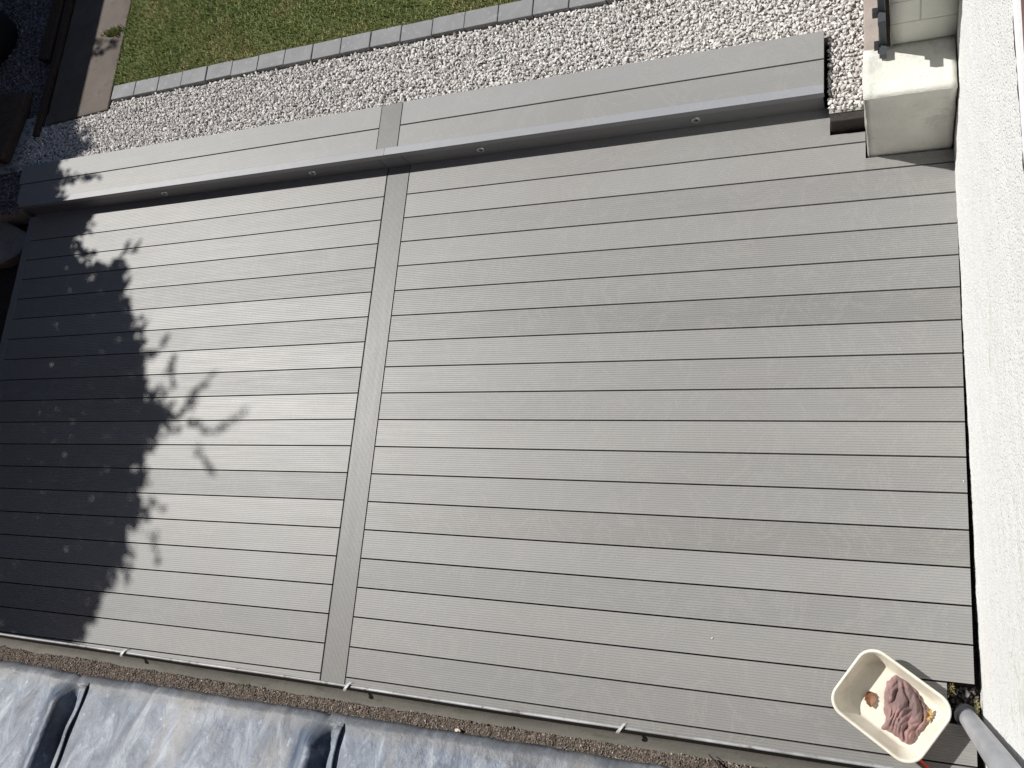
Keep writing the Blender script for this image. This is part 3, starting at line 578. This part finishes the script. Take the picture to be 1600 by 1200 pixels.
sprigs = [((-1.60, -1.12), (-1.49, -.94)), ((-1.47, -1.24), (-1.40, -1.08)), ((-1.24, -1.38), (-1.04, -1.18)), ((-1.22, -1.50), (-1.02, -1.585)), ((-1.02, -1.585), (-.90, -1.54)), ((-.92, -1.55), (-.77, -1.435)), ((-1.10, -1.66), (-.94, -1.83)), ((-2.05, -.36), (-2.0, -.25)), ((-1.96, -.36), (-1.90, -.26)), ((-1.33, -2.2), (-1.24, -2.37)), ((-1.42, -1.16), (-1.36, -1.30)), ((-1.28, -1.44), (-1.12, -1.36)), ((-1.40, -1.98), (-1.27, -2.05)), ((-1.46, -2.42), (-1.44, -2.54)), ((-2.44, .17), (-2.12, .14)), ((-2.58, 1.26), (-2.32, 1.24)), ((-2.62, 1.31), (-2.30, 1.28)), ((-2.6, 1.22), (-2.42, 1.21))]
sx_, sy_ = [], []
for (a_, b_) in sprigs:
    L = math.dist(a_, b_); q = int(L/.0085)
    for _ in range(q):
        t = rnd.random(); g_ = .006+.012*(1-t); sx_.append(a_[0]+(b_[0]-a_[0])*t+rnd.gauss(0, g_)); sy_.append(a_[1]+(b_[1]-a_[1])*t+rnd.gauss(0, g_))
x = np.r_[x, sx_]; y = np.r_[y, sy_]; k = len(x)
Xc = -4.95+rng.normal(0, .30, k); Xc = np.clip(Xc, -5.6, -4.3); Zc = (x-Xc)/SX; Yc = y-SY*Zc
nrm = rng.normal(0, 1, (k, 3)); nrm[:, 2] += .8; nrm /= np.linalg.norm(nrm, axis=1)[:, None]; t1 = np.cross(nrm, rng.normal(0, 1, (k, 3))); t1 /= np.linalg.norm(t1, axis=1)[:, None]; t2 = np.cross(nrm, t1)
Ls = rng.uniform(.014, .030, k)[:, None]; C_ = np.stack([Xc, Yc, Zc], 1); V = np.stack([C_-t1*Ls, C_+t2*Ls*.62, C_+t1*Ls, C_-t2*Ls*.62], 1).reshape(-1, 3)
tree = empty('tree', (-4.95, -.3, 0)); tag(tree, 'leafy broadleaf tree standing beyond the fence', 'tree')
n = N('tree_leaves'); n.color(n.ramp(n.island(), [(0, (.035, .07, .018)), (1, (.09, .13, .035))])).rough(.6)
mb = MB(); mb.v.append(V); mb.n = len(V); mb.f.append((np.arange(k)[:, None]*4+np.array([[0, 1, 2, 3]]), 0)); mb.build('crown', n.m, tree)
mb = MB(); mb.tube([(-4.95, -.3, -.14), (-4.97, -.32, .8), (-4.92, -.3, 1.6), (-4.98, -.25, 2.3)], [.12, .09, .075, .05], 12)
for (p, q) in (((-4.92, -.3, 1.6), (-4.9, .5, 2.6)), ((-4.95, -.28, 1.9), (-4.9, -1.3, 3.0)), ((-4.98, -.25, 2.3), (-4.95, -.1, 3.5)), ((-4.98, -.25, 2.2), (-4.9, -.7, 3.9)), ((-4.95, -.3, 1.5), (-4.9, 1.2, 2.5))):
    mid = ((p[0]+q[0])/2+.05, (p[1]+q[1])/2, (p[2]+q[2])/2+.12); mb.tube([p, mid, q], [.04, .026, .01], 8)
mb.build('trunk', m_simple('bark', (.06, .045, .035), (.1, .08, .06), 12, .95, .01, 40), tree, True)
